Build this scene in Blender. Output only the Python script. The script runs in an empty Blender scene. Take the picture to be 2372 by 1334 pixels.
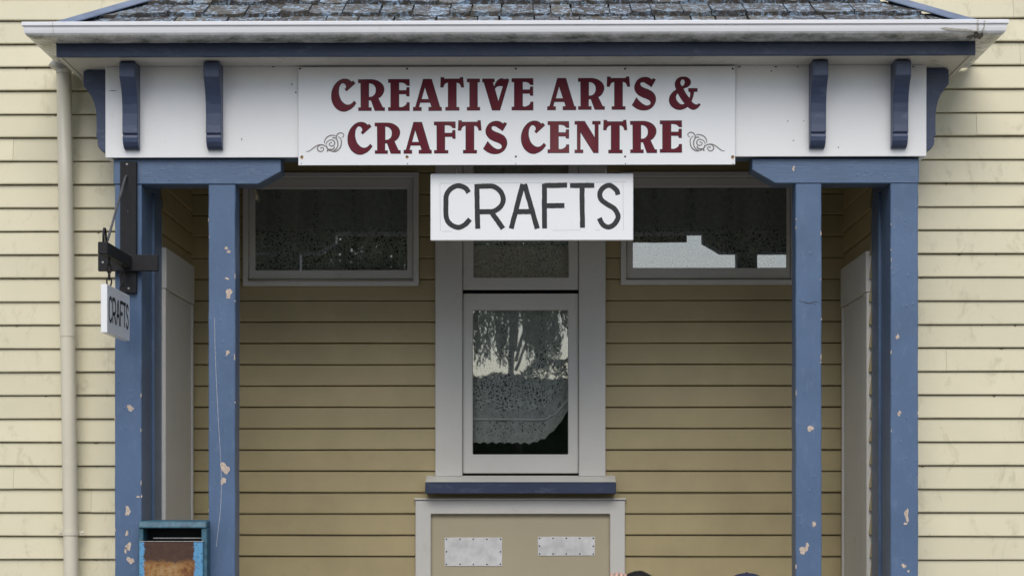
import bpy, bmesh, math, random
from mathutils import Vector, Matrix
R = random.Random(7)
SC = bpy.context.scene
COL = SC.collection

# ------------------------------------------------------------------ camera
F = 4091.0                      # focal length in pixels of the 2372 px wide photograph
EYE = Vector((0.0, -9.0, 1.6))
YAW = math.atan(39 / F)
VY = 1150.0                     # horizon row
cd = bpy.data.cameras.new('camera'); cam = bpy.data.objects.new('camera', cd); COL.objects.link(cam)
cam.location = EYE; cam.rotation_euler = (math.radians(90), 0, YAW)
cd.sensor_width = 36; cd.lens = 36 * F / 2372
cd.shift_x = 0.0; cd.shift_y = (VY - 667) / 2372
cd.clip_start = .1; cd.clip_end = 2000
SC.camera = cam

# ------------------------------------------------------------------ world, sun, exposure
wd = bpy.data.worlds.new("World"); SC.world = wd; wd.use_nodes = True
nt = wd.node_tree; bg = nt.nodes['Background']
sky = nt.nodes.new('ShaderNodeTexSky'); sky.sky_type = 'NISHITA'; sky.sun_disc = False
SUN_EL, SUN_AZ = 48, 182        # degrees; azimuth measured clockwise from +Y
sky.sun_elevation = math.radians(SUN_EL); sky.sun_rotation = math.radians(SUN_AZ)
sky.air_density = 1.0; sky.dust_density = 2.0; sky.ozone_density = 1.0
nt.links.new(sky.outputs[0], bg.inputs[0]); bg.inputs[1].default_value = 0.10
ld = bpy.data.lights.new('sun', 'SUN'); sun = bpy.data.objects.new('sun', ld); COL.objects.link(sun)
ld.energy = 1.5; ld.angle = math.radians(46); ld.color = (1, .985, .93)
sun.rotation_euler = (math.radians(90 - SUN_EL), 0, math.radians(180 - SUN_AZ))
SC.view_settings.view_transform = 'Standard'; SC.view_settings.look = 'None'
SC.view_settings.exposure = 0.45; SC.view_settings.gamma = 1
SC.render.engine = 'CYCLES'
SC.cycles.max_bounces = 8; SC.cycles.transparent_max_bounces = 16

# ------------------------------------------------------------------ measuring: a photo pixel on the plane y=Y
def W(px, py, Y):
    dx, dz = (px - 1186) / F, (VY - py) / F
    d = Vector((dx * math.cos(YAW) - math.sin(YAW), dx * math.sin(YAW) + math.cos(YAW), dz))
    t = (Y - EYE.y) / d.y
    return EYE.x + d.x * t, EYE.z + d.z * t
def X(px, Y, py=700): return W(px, py, Y)[0]
def Z(py, Y, px=1186): return W(px, py, Y)[1]
MPP = 9 / F

# ------------------------------------------------------------------ materials
def srgb(r, g, b):
    f = lambda c: (c / 255 / 12.92) if c <= 10 else ((c / 255 + .055) / 1.055) ** 2.4
    return (f(r), f(g), f(b), 1)
class NT:
    def __init__(s, name):
        s.m = bpy.data.materials.new(name); s.m.use_nodes = True
        s.t = s.m.node_tree; s.b = s.t.nodes['Principled BSDF']
        s.pos = s.t.nodes.new('ShaderNodeNewGeometry').outputs['Position']
    def n(s, typ, **k):
        o = s.t.nodes.new(typ)
        for a, v in k.items(): setattr(o, a, v)
        return o
    def l(s, a, b): s.t.links.new(a, b)
    def mapping(s, scale, src=None):
        mp = s.n('ShaderNodeMapping'); mp.inputs['Scale'].default_value = scale
        s.l(src or s.pos, mp.inputs[0]); return mp.outputs[0]
    def noise(s, scale, det=4, rough=.55, vec=None, dist=0):
        n = s.n('ShaderNodeTexNoise'); n.inputs['Scale'].default_value = scale
        n.inputs['Detail'].default_value = det; n.inputs['Roughness'].default_value = rough
        n.inputs['Distortion'].default_value = dist
        s.l(vec or s.pos, n.inputs['Vector']); return n.outputs['Fac']
    def ramp(s, fac, stops):
        r = s.n('ShaderNodeValToRGB'); e = r.color_ramp.elements
        while len(e) < len(stops): e.new(.5)
        for el, (p, c) in zip(e, stops):
            el.position = p; el.color = c if len(c) == 4 else (*c, 1)
        s.l(fac, r.inputs[0]); return r.outputs[0]
    def mix(s, fac, a, b, mode='MIX'):
        m = s.n('ShaderNodeMix', data_type='RGBA', blend_type=mode)
        if isinstance(fac, (int, float)): m.inputs[0].default_value = fac
        else: s.l(fac, m.inputs[0])
        for i, v in ((6, a), (7, b)):
            if isinstance(v, tuple): m.inputs[i].default_value = v
            else: s.l(v, m.inputs[i])
        return m.outputs[2]
    def bump(s, h, strength=.3, dist=.002):
        b = s.n('ShaderNodeBump'); b.inputs['Strength'].default_value = strength
        b.inputs['Distance'].default_value = dist; s.l(h, b.inputs['Height'])
        s.l(b.outputs[0], s.b.inputs['Normal'])
    def rough(s, v): s.b.inputs['Roughness'].default_value = v
    def base(s, c):
        if isinstance(c, tuple): s.b.inputs['Base Color'].default_value = c
        else: s.l(c, s.b.inputs['Base Color'])
g = lambda v: (v, v, v, 1)

def paint(name, c, var=.12, dirt=(.30, .27, .2), dirt_amt=.35, dirt_thr=.60, rough=.5, grain=(3, 3, 40), per=.05, bs=.25, speck=.3):
    s = NT(name)
    big = s.noise(2.3, 5, .6)
    d = tuple(x * (1 - var) for x in c[:3]) + (1,)
    u = tuple(min(.9, x * (1 + var * .6)) for x in c[:3]) + (1,)
    col = s.mix(s.ramp(big, [(.3, g(0)), (.7, g(1))]), d, u)
    oi = s.n('ShaderNodeObjectInfo').outputs['Random']
    col = s.mix(1.0, col, s.ramp(oi, [(0, g(1 - per)), (1, g(1))]), 'MULTIPLY')
    st = s.noise(9, 8, .72, s.mapping((1, 1, .55)), .6)
    fac = s.ramp(st, [(dirt_thr, g(0)), (min(.98, dirt_thr + .16), g(dirt_amt))])
    col = s.mix(fac, col, (*dirt, 1))
    sp = s.noise(75, 3, .7)
    col = s.mix(s.ramp(sp, [(.69, g(0)), (.76, g(speck))]), col, tuple(x * .25 for x in dirt) + (1,))
    s.base(col); s.rough(rough)
    gr = s.noise(12, 6, .7, s.mapping(grain))
    s.bump(gr, bs, .0025)
    return s.m

M = {}
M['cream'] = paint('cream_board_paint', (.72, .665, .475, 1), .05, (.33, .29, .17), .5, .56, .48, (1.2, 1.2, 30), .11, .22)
M['cream_shaded'] = paint('shaded_cream_board_paint', (.40, .325, .165, 1), .14, (.28, .23, .13), .3, .6, .5, (1.2, 1.2, 30), .06, .16)  # same cream, darkened in colour to carry the recess shade
M['white'] = paint('white_frieze_paint', (.87, .87, .87, 1), .04, (.42, .38, .30), .26, .62, .42, (1, 1, 14), 0, .12, .5)
M['signwhite'] = paint('sign_panel_paint', (.86, .87, .88, 1), .02, (.5, .47, .42), .18, .68, .32, (2, 2, 2), 0, .05, .18)
M['trim'] = paint('grey_white_trim_paint', (.64, .625, .585, 1), .06, (.28, .26, .2), .35, .60, .45, (25, 25, 2), .04, .18)
M['soffit'] = paint('soffit_paint', (.62, .60, .54, 1), .1, (.26, .23, .16), .55, .55, .6, (1, 8, 8), 0, .15)
M['pipe'] = paint('pipe_paint', (.67, .625, .50, 1), .06, (.25, .23, .17), .4, .62, .38, (4, 4, 1), 0, .1)
M['gutter'] = paint('gutter_paint', (.80, .80, .82, 1), .04, (.3, .27, .2), .25, .66, .25, (1, 1, 6), 0, .05, .2)
M['panel'] = paint('hatch_panel_paint', (.44, .385, .265, 1), .05, (.3, .27, .2), .25, .62, .45, (2, 2, 2), 0, .08)

def grime_band(mat, z0, z1, c):
    t = mat.node_tree; b = t.nodes['Principled BSDF']; src = b.inputs['Base Color'].links[0].from_socket
    ge = t.nodes.new('ShaderNodeNewGeometry'); sx = t.nodes.new('ShaderNodeSeparateXYZ'); t.links.new(ge.outputs['Position'], sx.inputs[0])
    mr = t.nodes.new('ShaderNodeMapRange'); mr.inputs[1].default_value = z0; mr.inputs[2].default_value = z1; mr.inputs[3].default_value = 1; mr.inputs[4].default_value = 0
    t.links.new(sx.outputs['Z'], mr.inputs[0])
    nz = t.nodes.new('ShaderNodeTexNoise'); nz.inputs['Scale'].default_value = 6; nz.inputs['Detail'].default_value = 9; nz.inputs['Roughness'].default_value = .8
    t.links.new(ge.outputs['Position'], nz.inputs['Vector'])
    ra = t.nodes.new('ShaderNodeMapRange'); ra.inputs[1].default_value = .38; ra.inputs[2].default_value = .62; t.links.new(nz.outputs['Fac'], ra.inputs[0])
    mu = t.nodes.new('ShaderNodeMath'); mu.operation = 'MULTIPLY'; t.links.new(mr.outputs[0], mu.inputs[0]); t.links.new(ra.outputs[0], mu.inputs[1])
    mx = t.nodes.new('ShaderNodeMix'); mx.data_type = 'RGBA'; t.links.new(mu.outputs[0], mx.inputs[0]); t.links.new(src, mx.inputs[6]); mx.inputs[7].default_value = c
    t.links.new(mx.outputs[2], b.inputs['Base Color'])
def blue_mat(name, c, vert=True, bs=.55):
    s = NT(name)
    gs = (16, 16, 1.2) if vert else (1.2, 16, 16)
    big = s.noise(3, 5, .65)
    col = s.mix(s.ramp(big, [(.3, g(0)), (.7, g(1))]), tuple(x * .84 for x in c) + (1,), tuple(x * 1.1 for x in c) + (1,))
    fade = s.noise(26, 6, .75, s.mapping((1, 1, .4) if vert else (.4, 1, 1)))
    col = s.mix(s.ramp(fade, [(.54, g(0)), (.78, g(.3))]), col, (.28, .33, .44, 1))
    sp = s.noise(60, 3, .7)
    col = s.mix(s.ramp(sp, [(.69, g(0)), (.75, g(.7))]), col, (.03, .04, .07, 1))
    s.base(col); s.rough(.38)
    gr = s.noise(14, 6, .7, s.mapping(gs))
    bl = s.n('ShaderNodeTexVoronoi'); bl.inputs['Scale'].default_value = 26
    s.l(s.mapping((1, 1, .8)), bl.inputs['Vector'])
    blob = s.ramp(bl.outputs['Distance'], [(0, g(1)), (.22, g(0))])
    msk = s.ramp(s.noise(5, 2), [(.42, g(0)), (.52, g(1))])
    h = s.mix(1, gr, s.mix(1, blob, msk, 'MULTIPLY'), 'ADD')
    s.bump(h, bs, .003)
    return s.m
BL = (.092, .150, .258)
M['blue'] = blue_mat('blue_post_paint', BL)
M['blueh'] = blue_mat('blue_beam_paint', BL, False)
M['dblue'] = blue_mat('blue_bracket_and_eave_shade', (.052, .072, .135), False, .2)  # dark blue of the brackets; on the eave board, gutter shade put into colour
M['sillblue'] = blue_mat('sill_blue_paint', (.035, .050, .10), False, .15)
def simple(name, c, rough=.5, metal=0, var=.15, sc=30, bs=.2, bd=.001):
    s = NT(name)
    nz = s.noise(sc, 5, .6)
    s.base(s.mix(s.ramp(nz, [(.3, g(0)), (.7, g(1))]), tuple(x * (1 - var) for x in c) + (1,), tuple(min(1, x * (1 + var)) for x in c) + (1,)))
    s.rough(rough); s.b.inputs['Metallic'].default_value = metal
    if bs: s.bump(nz, bs, bd)
    return s.m
M['black'] = simple('black_bracket_paint', (.008, .008, .010), .75, 0, .5, 40)
M['chain'] = simple('rusty_chain_steel', (.035, .028, .025), .6, .4, .5, 90)
M['zinc'] = simple('dull_screw_steel', (.42, .41, .39), .45, .4, .3, 60)
M['screw'] = simple('dark_screw_head', (.035, .03, .028), .5, .3, .3, 60)
M['rust'] = simple('rust_ring', (.45, .30, .16), .8, 0, .4, 80)
M['alu'] = simple('weathered_aluminium', (.68, .68, .68), .42, .12, .16, 18)
M['letterblack'] = simple('black_lettering_paint', (.012, .013, .016), .5, 0, .4, 60)
M['scroll'] = simple('scroll_brown_print', (.20, .17, .16), .5, 0, .3, 60, 0)
M['chip'] = simple('bare_wood_chip', (.52, .42, .345), .8, 0, .4, 90)
M['crack'] = simple('pale_crack', (.42, .42, .46), .7, 0, .3, 60)
M['dirt'] = simple('dark_dirt', (.035, .028, .02), .9, 0, .4, 60)
M['webdirt'] = simple('web_dirt', (.22, .18, .11), .95, 0, .5, 60)
M['outline'] = simple('letter_outline_print', (.03, .015, .02), .4, 0, .2, 60, 0)
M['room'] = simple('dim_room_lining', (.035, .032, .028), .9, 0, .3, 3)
M['asphalt'] = simple('ground_asphalt', (.13, .125, .115), .9, 0, .25, 40)
M['skin'] = simple('skin', (.58, .37, .29), .5, 0, .12, 60)
M['navy'] = simple('navy_cloth', (.02, .024, .06), .85, 0, .2, 200, .5)
M['cloth'] = simple('grey_cloth', (.12, .12, .13), .9, 0, .2, 100, .5)
M['hair'] = simple('black_hair', (.012, .011, .011), .45, 0, .5, 160, 1, .004)
M['benchwood'] = simple('bench_wood', (.14, .09, .05), .6, 0, .3, 20)
M['bark'] = simple('bark', (.07, .055, .04), .9, 0, .4, 8, 1, .03)
M['slot'] = simple('near_black_shade', (.008, .008, .01), .7, 0, .3, 20, 0)
M['lump'] = simple('pale_cocoon', (.9, .72, .52), .7, 0, .35, 90)

s = NT('maroon_lettering')          # sun faded in patches
n1 = s.noise(2.6, 2)
s.base(s.mix(s.ramp(n1, [(.52, g(0)), (.68, g(1))]), (.118, .007, .019, 1), (.165, .036, .044, 1)))
s.rough(.6); s.b.inputs['Specular IOR Level'].default_value = .25; M['maroon'] = s.m

s = NT('slate_shingle')
oi = s.n('ShaderNodeObjectInfo').outputs['Random']
col = s.ramp(oi, [(0, (.085, .072, .062)), (.35, (.16, .14, .11)), (.7, (.11, .10, .10)), (1, (.22, .19, .14))])
n1 = s.noise(60, 6, .75)
col = s.mix(s.ramp(n1, [(.35, g(0)), (.65, g(.75))]), col, (.055, .05, .045, 1))
v = s.n('ShaderNodeTexVoronoi', feature='DISTANCE_TO_EDGE'); v.inputs['Scale'].default_value = 16
s.l(s.mapping((1, 1.6, 1.6)), v.inputs['Vector'])
li = s.noise(22, 8, .8, None, 1.2)
lich = s.ramp(li, [(.51, g(0)), (.56, g(1))])
col = s.mix(lich, col, (.34, .44, .55, 1))
li2 = s.noise(31, 8, .8, s.mapping((1, 1, 1)), 2)
col = s.mix(s.ramp(li2, [(.62, g(0)), (.68, g(.7))]), col, (.36, .34, .22, 1))
s.base(col); s.rough(.8); s.bump(n1, 1, .006); M['slate'] = s.m
M['flash'] = simple('hip_flashing_paint', (.19, .235, .33), .4, 0, .2, 12)

# rusty post box door
s = NT('rusty_letterbox_door')
tc = s.n('ShaderNodeTexCoord').outputs['Generated']
sep = s.n('ShaderNodeSeparateXYZ'); s.l(tc, sep.inputs[0])
n1 = s.noise(45, 8, .8); n2 = s.noise(120, 5, .7)
n1 = s.mix(.5, n1, s.noise(11, 5, .7))
rust = s.ramp(n1, [(.28, (.035, .014, .01)), (.42, (.14, .045, .014)), (.52, (.30, .15, .045)), (.66, (.42, .29, .15))])
dk = s.n('ShaderNodeMath', operation='ADD'); s.l(sep.outputs['Z'], dk.inputs[0])
mm = s.n('ShaderNodeMath', operation='MULTIPLY'); s.l(n1, mm.inputs[0]); mm.inputs[1].default_value = .25; s.l(mm.outputs[0], dk.inputs[1])
col = s.mix(s.ramp(dk.outputs[0], [(.975, g(0)), (1.055, g(.9))]), rust, (.045, .022, .018, 1))
ex = s.n('ShaderNodeMath', operation='SUBTRACT'); s.l(sep.outputs['X'], ex.inputs[0]); ex.inputs[1].default_value = .47
ea = s.n('ShaderNodeMath', operation='ABSOLUTE'); s.l(ex.outputs[0], ea.inputs[0])
es = s.n('ShaderNodeMath', operation='ADD'); s.l(ea.outputs[0], es.inputs[0])
m2 = s.n('ShaderNodeMath', operation='MULTIPLY'); s.l(s.noise(30, 6, .7), m2.inputs[0]); m2.inputs[1].default_value = .14; s.l(m2.outputs[0], es.inputs[1])
blue = s.ramp(n2, [(.36, (.03, .05, .07)), (.44, (.10, .30, .52)), (.8, (.15, .36, .56))])
col = s.mix(s.ramp(es.outputs[0], [(.455, g(0)), (.475, g(1))]), col, blue)
s.base(col); s.rough(.75); s.bump(n2, .8, .003); M['rustdoor'] = s.m
s = NT('teal_letterbox_paint')
n1 = s.noise(28, 7, .75)
col = s.ramp(n1, [(.3, (.02, .055, .08)), (.5, (.04, .115, .165)), (.72, (.08, .19, .25))])
col = s.mix(s.ramp(s.noise(80, 5, .8), [(.62, g(0)), (.7, g(.8))]), col, (.06, .045, .035, 1))
s.base(col); s.rough(.5); s.bump(n1, .3, .002); M['teal'] = s.m

# window glass: partly see-through, partly mirror, from every side
s = NT('window_glass')
tr = s.n('ShaderNodeBsdfTransparent'); tr.inputs[0].default_value = (.95, .97, .96, 1)
gl = s.n('ShaderNodeBsdfGlossy'); gl.inputs['Roughness'].default_value = .012
wv = s.n('ShaderNodeBump'); wv.inputs['Strength'].default_value = .018; wv.inputs['Distance'].default_value = .01
s.l(s.noise(3, 2), wv.inputs['Height']); s.l(wv.outputs[0], gl.inputs['Normal'])
mx = s.n('ShaderNodeMixShader'); mx.inputs[0].default_value = .24
s.l(tr.outputs[0], mx.inputs[1]); s.l(gl.outputs[0], mx.inputs[2])
s.l(mx.outputs[0], s.t.nodes['Material Output'].inputs[0]); M['glass'] = s.m

# lace: woven ground with flowers and eyelets cut out
def lace(name, c, border, f0, f1):
    s = NT(name)
    uv = s.n('ShaderNodeUVMap').outputs[0]
    sx = s.n('ShaderNodeSeparateXYZ'); s.l(uv, sx.inputs[0]); V_ = sx.outputs['Y']; U_ = sx.outputs['X']
    def vor(sc, feat='F1'):
        v = s.n('ShaderNodeTexVoronoi', feature=feat); v.inputs['Scale'].default_value = sc; v.inputs['Randomness'].default_value = .75
        s.l(uv, v.inputs['Vector']); return v.outputs['Distance']
    mul = lambda a, b: s.mix(1, a, b, 'MULTIPLY')
    edge = s.ramp(vor(40, 'DISTANCE_TO_EDGE'), [(.06, g(1)), (.13, g(.1))])
    petal = s.ramp(s.noise(90, 3, .6, uv), [(.44, g(.12)), (.54, g(1))])
    flower = s.mix(1, edge, petal, 'LIGHTEN')
    flower = mul(flower, s.ramp(vor(70), [(.20, g(.1)), (.34, g(.98))]))
    blot = s.ramp(s.noise(8, 3, .6, uv), [(.38, g(0)), (.43, g(1))])
    zone = s.ramp(V_, [(max(0, f0 - .02), g(0)), (f0, g(1)), (f1, g(1)), (min(1, f1 + .06), g(.1))])
    fm = mul(blot, zone)
    net = s.ramp(s.noise(160, 2, .6, uv), [(.35, g(.62)), (.65, g(.85))])
    a = s.mix(fm, net, flower)
    # thin threads of eyelets running up the cloth
    wv = s.n('ShaderNodeMath', operation='PINGPONG'); s.l(U_, wv.inputs[0]); wv.inputs[1].default_value = .11
    strip = s.ramp(wv.outputs[0], [(.012, g(1)), (.018, g(0))])
    a = s.mix(mul(strip, s.ramp(vor(75), [(.26, g(1)), (.34, g(0))])), a, g(0))
    if border:
        bz = s.ramp(V_, [(.055, g(0)), (.06, g(1)), (.128, g(1)), (.132, g(0))])
        a = s.mix(mul(bz, s.ramp(vor(62), [(.24, g(1)), (.32, g(0))])), a, g(0))
        bz2 = s.ramp(V_, [(.0, g(1)), (.05, g(1)), (.055, g(0))])
        a = s.mix(mul(bz2, s.ramp(vor(110), [(.2, g(1)), (.3, g(0))])), a, g(.2))
    s.base(s.mix(s.ramp(s.noise(30, 4, .7, uv), [(.4, g(0)), (.6, g(1))]), tuple(x * .8 for x in c[:3]) + (1,), c)); s.rough(.95)
    tr = s.n('ShaderNodeBsdfTransparent'); mx = s.n('ShaderNodeMixShader')
    s.l(a, mx.inputs[0]); s.l(tr.outputs[0], mx.inputs[1]); s.l(s.b.outputs[0], mx.inputs[2])
    s.l(mx.outputs[0], s.t.nodes['Material Output'].inputs[0])
    return s.m

s = NT('foliage')
oi = s.noise(1.2, 3)
s.base(s.ramp(oi, [(.3, (.018, .03, .012)), (.7, (.055, .085, .03))])); s.rough(.6); M['leaf'] = s.m

# ------------------------------------------------------------------ object helpers
def tag(o, label=None, cat=None, group=None, kind=None):
    if label: o['label'] = label
    if cat: o['category'] = cat
    if group: o['group'] = group
    if kind: o['kind'] = kind
    return o
def origin(o):
    p = Vector((0, 0, 0)); q = o
    while q: p += q.location; q = q.parent
    return p
def mk(name, verts, faces, mat, parent=None, smooth=False, bevel=0, normals=True):
    xs = [v[0] for v in verts]; ys = [v[1] for v in verts]; zs = [v[2] for v in verts]
    c = Vector(((min(xs) + max(xs)) / 2, (min(ys) + max(ys)) / 2, min(zs) if not parent else (min(zs) + max(zs)) / 2))
    me = bpy.data.meshes.new(name); me.from_pydata([Vector(v) - c for v in verts], [], faces)
    if normals or bevel:
        bm = bmesh.new(); bm.from_mesh(me)
        if normals: bmesh.ops.recalc_face_normals(bm, faces=bm.faces)
        if bevel:
            es = [e for e in bm.edges if len(e.link_faces) == 2 and e.calc_face_angle(0) > .5]
            bmesh.ops.bevel(bm, geom=es, offset=bevel, segments=1, affect='EDGES', profile=.5)
        bm.to_mesh(me); bm.free()
    if smooth:
        for p in me.polygons: p.use_smooth = True
    me.materials.append(M[mat] if isinstance(mat, str) else mat)
    o = bpy.data.objects.new(name, me); COL.objects.link(o)
    if parent: o.parent = parent; o.location = c - origin(parent)
    else: o.location = c
    return o
def empty(name, loc, label, cat, group=None):
    o = bpy.data.objects.new(name, None); COL.objects.link(o); o.location = loc; o.empty_display_size = .1
    return tag(o, label, cat, group)
class MB:
    def __init__(s): s.v = []; s.f = []
    def add(s, v, f):
        n = len(s.v); s.v += [tuple(p) for p in v]; s.f += [tuple(i + n for i in q) for q in f]; return s
    def box(s, x0, x1, y0, y1, z0, z1):
        x0, x1 = sorted((x0, x1)); y0, y1 = sorted((y0, y1)); z0, z1 = sorted((z0, z1))
        return s.add([(x, y, z) for x in (x0, x1) for y in (y0, y1) for z in (z0, z1)],
                     [(0, 1, 3, 2), (4, 6, 7, 5), (0, 4, 5, 1), (2, 3, 7, 6), (0, 2, 6, 4), (1, 5, 7, 3)])
    def prism(s, poly, fn, a, b):        # poly of 2d points, fn(p, t) -> 3d
        n = len(poly)
        return s.add([fn(p, a) for p in poly] + [fn(p, b) for p in poly],
                     [tuple(range(n))[::-1], tuple(range(n, 2 * n))] + [(i, (i + 1) % n, n + (i + 1) % n, n + i) for i in range(n)])
    def tube(s, pts, r, n=10, cap=True, closed=False):
        pts = [Vector(p) for p in pts]; rings = []
        rr = r if isinstance(r, (list, tuple)) else [r] * len(pts)
        up = None; m = len(pts)
        for i, p in enumerate(pts):
            if closed: d = (pts[(i + 1) % m] - pts[i - 1]).normalized()
            else: d = ((pts[i + 1] if i + 1 < m else p) - (pts[i - 1] if i else p)).normalized()
            if up is None: up = d.orthogonal().normalized()
            u = (up - d * up.dot(d)).normalized(); up = u; w = d.cross(u)
            rings.append([p + (u * math.cos(2 * math.pi * k / n) + w * math.sin(2 * math.pi * k / n)) * rr[i] for k in range(n)])
        v = [q for ring in rings for q in ring]; f = []
        for i in range(m if closed else m - 1):
            j = (i + 1) % m
            for k in range(n): f.append((i * n + k, i * n + (k + 1) % n, j * n + (k + 1) % n, j * n + k))
        if cap and not closed: f += [tuple(range(n))[::-1], tuple(range((m - 1) * n, m * n))]
        return s.add(v, f)
    def ball(s, c, r, seg=10, ring=6):
        r = r if isinstance(r, (list, tuple)) else (r, r, r); v = [(c[0], c[1], c[2] - r[2])]; f = []
        for i in range(1, ring):
            a = math.pi * i / ring - math.pi / 2
            for k in range(seg):
                b = 2 * math.pi * k / seg
                v.append((c[0] + r[0] * math.cos(a) * math.cos(b), c[1] + r[1] * math.cos(a) * math.sin(b), c[2] + r[2] * math.sin(a)))
        v.append((c[0], c[1], c[2] + r[2]))
        for k in range(seg): f.append((0, 1 + (k + 1) % seg, 1 + k))
        for i in range(ring - 2):
            for k in range(seg):
                a = 1 + i * seg; f.append((a + k, a + (k + 1) % seg, a + seg + (k + 1) % seg, a + seg + k))
        a = 1 + (ring - 2) * seg
        for k in range(seg): f.append((a + k, a + (k + 1) % seg, len(v) - 1))
        return s.add(v, f)
    def out(s, name, mat, parent=None, **k): return mk(name, s.v, s.f, mat, parent, **k)
def box(name, x0, x1, y0, y1, z0, z1, mat, parent=None, bevel=.003, **k):
    return MB().box(x0, x1, y0, y1, z0, z1).out(name, mat, parent, bevel=bevel, **k)

# ================================================================== GROUND (beyond the frame, lights and reflects)
tag(mk('ground', [(-300, -300, 0), (300, -300, 0), (300, .25, 0), (-300, .25, 0)], [(0, 1, 2, 3)], 'asphalt', normals=False), kind='structure')
tag(box('footpath', -6, 6, -2.6, .3, .001, .1, simple('concrete_footpath', (.25, .24, .22), .9, 0, .15, 12), bevel=.01), kind='structure')

# ================================================================== BUILDING
B = empty('timber_building', (0, .31, 0), 'cream weatherboard building with recessed porch, blue posts, high windows and a slate porch roof', 'building')
YM, YB = .31, 1.31                     # front of the outer wall, front of the recess wall
PITCH = 54.27 * (9 + YM) / F
ZREF = Z(1186.3, YM)
XL, XR = X(442, YB), X(1956, YB)       # inner sides of the recess
# one lapped board: profile in (depth, height), depth outwards negative
def board_profile(h, t=.017, j=0):
    return [(-t - j, .001), (-t - .0015 - j, .006), (-.004 - j, h - .006), (.0, h - .0055), (.010, h - .005), (.010, h), (.022, h), (.022, .0)]
def board(parent, x0, x1, Y, z0, h, mat, zc0=None, zc1=None, ax='x', sgn=1):
    j = R.uniform(0, .003); tilt = R.uniform(-.0012, .0012)
    if zc0 is None: prof = board_profile(h, .016 + R.uniform(-.002, .002), j)
    else: prof = [(-.014, zc0 - z0), (-.006, zc1 - z0), (.02, zc1 - z0), (.02, zc0 - z0)]
    mb = MB()
    n = len(prof); L = abs(x1 - x0); m = max(1, int(L / .28)); ph = R.uniform(0, 6.28)
    v = []; f = []
    for q in range(m + 1):
        t = x0 + (x1 - x0) * q / m
        wz = .0011 * math.sin(ph + t * 2.3) + R.uniform(-.0007, .0007); wy = R.uniform(-.0008, .0008)
        if zc0 is not None: wz = wy = 0
        for p in prof:
            kz = wz if p[1] < h * .3 else 0
            v.append((t, Y + p[0] + wy, z0 + p[1] + kz) if ax == 'x' else (Y - sgn * (p[0] + wy), t, z0 + p[1] + kz))
    for q in range(m):
        for e in range(n): f.append((q * n + e, q * n + (e + 1) % n, (q + 1) * n + (e + 1) % n, (q + 1) * n + e))
    f += [tuple(range(n)), tuple(range(m * n, m * n + n))]
    return mk('weatherboard', v, f, mat, parent)

def rows(z_lo, z_hi, pitch, ref):
    k = math.floor((z_lo - ref) / pitch)
    while ref + k * pitch < z_hi:
        yield ref + k * pitch; k += 1
# outer walls, boards left and right of the porch
for x0, x1 in ((-5.2, XL - .03), (XR + .03, 5.2)):
    wl = box('front_wall', x0, x1, YM + .024, YM + .12, 0, 4.6, 'room', B, bevel=0)
    xv0, xv1 = (x0, X(262, YM)) if x0 < 0 else (X(2130, YM), x1)
    for z0 in rows(.1, 4.55, PITCH, ZREF):
        if R.random() < .22:                 # butt joint part way along
            xj = R.uniform(-2.8, -2.2) if x0 < 0 else R.uniform(2.15, 2.8)
            board(wl, x0, xj - .0006, YM, z0, PITCH, 'cream'); board(wl, xj + .0006, x1, YM, z0, PITCH, 'cream')
        else: board(wl, x0, x1, YM, z0, PITCH, 'cream')
        for _ in range(R.choice((0, 1, 1, 2))):   # dirt and web caught under the laps
            xc = R.uniform(max(xv0, -2.95), min(xv1, 2.85)); a = R.uniform(.006, .02); b = R.uniform(.003, .014); zt = z0 - .002
            poly = [(xc - a, zt), (xc + a, zt), (xc + a * .3, zt - b * R.uniform(.3, 1)), (xc, zt - b), (xc - a * .4, zt - b * R.uniform(.2, .8))]
            MB().prism(poly, lambda p, t: (p[0], YM - .0075 + t, p[1]), 0, .004).out('dirt_fleck', 'webdirt', wl)
wl = box('upper_wall', XL - .03, XR + .03, YM + .024, YM + .12, 3.9, 4.6, 'room', B, bevel=0)
for z0 in rows(4.0, 4.55, PITCH, ZREF): board(wl, XL - .03, XR + .03, YM, z0, PITCH, 'cream')

# recess wall with openings (x0,x1,z0,z1)
def rect(a, b, c, d, Y): return (X(a, Y), X(b, Y), Z(d, Y), Z(c, Y))
LW = rect(575, 958, 408, 645, YB); RW = rect(1452, 1832, 408, 645, YB)
CW = rect(1030, 1383, 340, 1105, YB); HT = rect(980, 1432, 1175, 1700, YB)
OPEN = [LW, RW, CW, HT]
BP = 49.23 * (9 + YB) / F; BREF = Z(1188.3, YB)
wl = MB()
def strips(z0, z1):
    ivs = [(XL - .0, XR + .0)]
    for o in OPEN:
        if o[2] < z1 - 1e-4 and o[3] > z0 + 1e-4:
            nv = []
            for a, b in ivs:
                if o[0] > a and o[1] < b: nv += [(a, o[0]), (o[1], b)]
                else: nv.append((a, b))
            ivs = nv
    return ivs
edges = sorted({.12, 3.7} | {o[2] for o in OPEN if o[2] > .12} | {o[3] for o in OPEN if o[3] < 3.7})
for a, b in zip(edges, edges[1:]):
    for i, j in strips(a, b): wl.box(i, j, YB + .024, YB + .1, a, b)
wl = wl.out('recess_wall', 'room', B)
for z0 in rows(.12, 3.6, BP, BREF):
    full = strips(z0 + .003, z0 + BP - .003)
    for i, j in full: board(wl, i, j, YB, z0, BP, 'cream_shaded')
    for o in OPEN:                       # piece of a board above or below an opening
        if o[2] < z0 + BP - .003 and o[3] > z0 + .003:
            if o[2] > z0 + .003: board(wl, o[0] + .0005, o[1] - .0005, YB, z0, BP, 'cream_shaded', z0, o[2])
            if o[3] < z0 + BP - .003: board(wl, o[0] + .0005, o[1] - .0005, YB, z0, BP, 'cream_shaded', o[3], z0 + BP)
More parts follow.
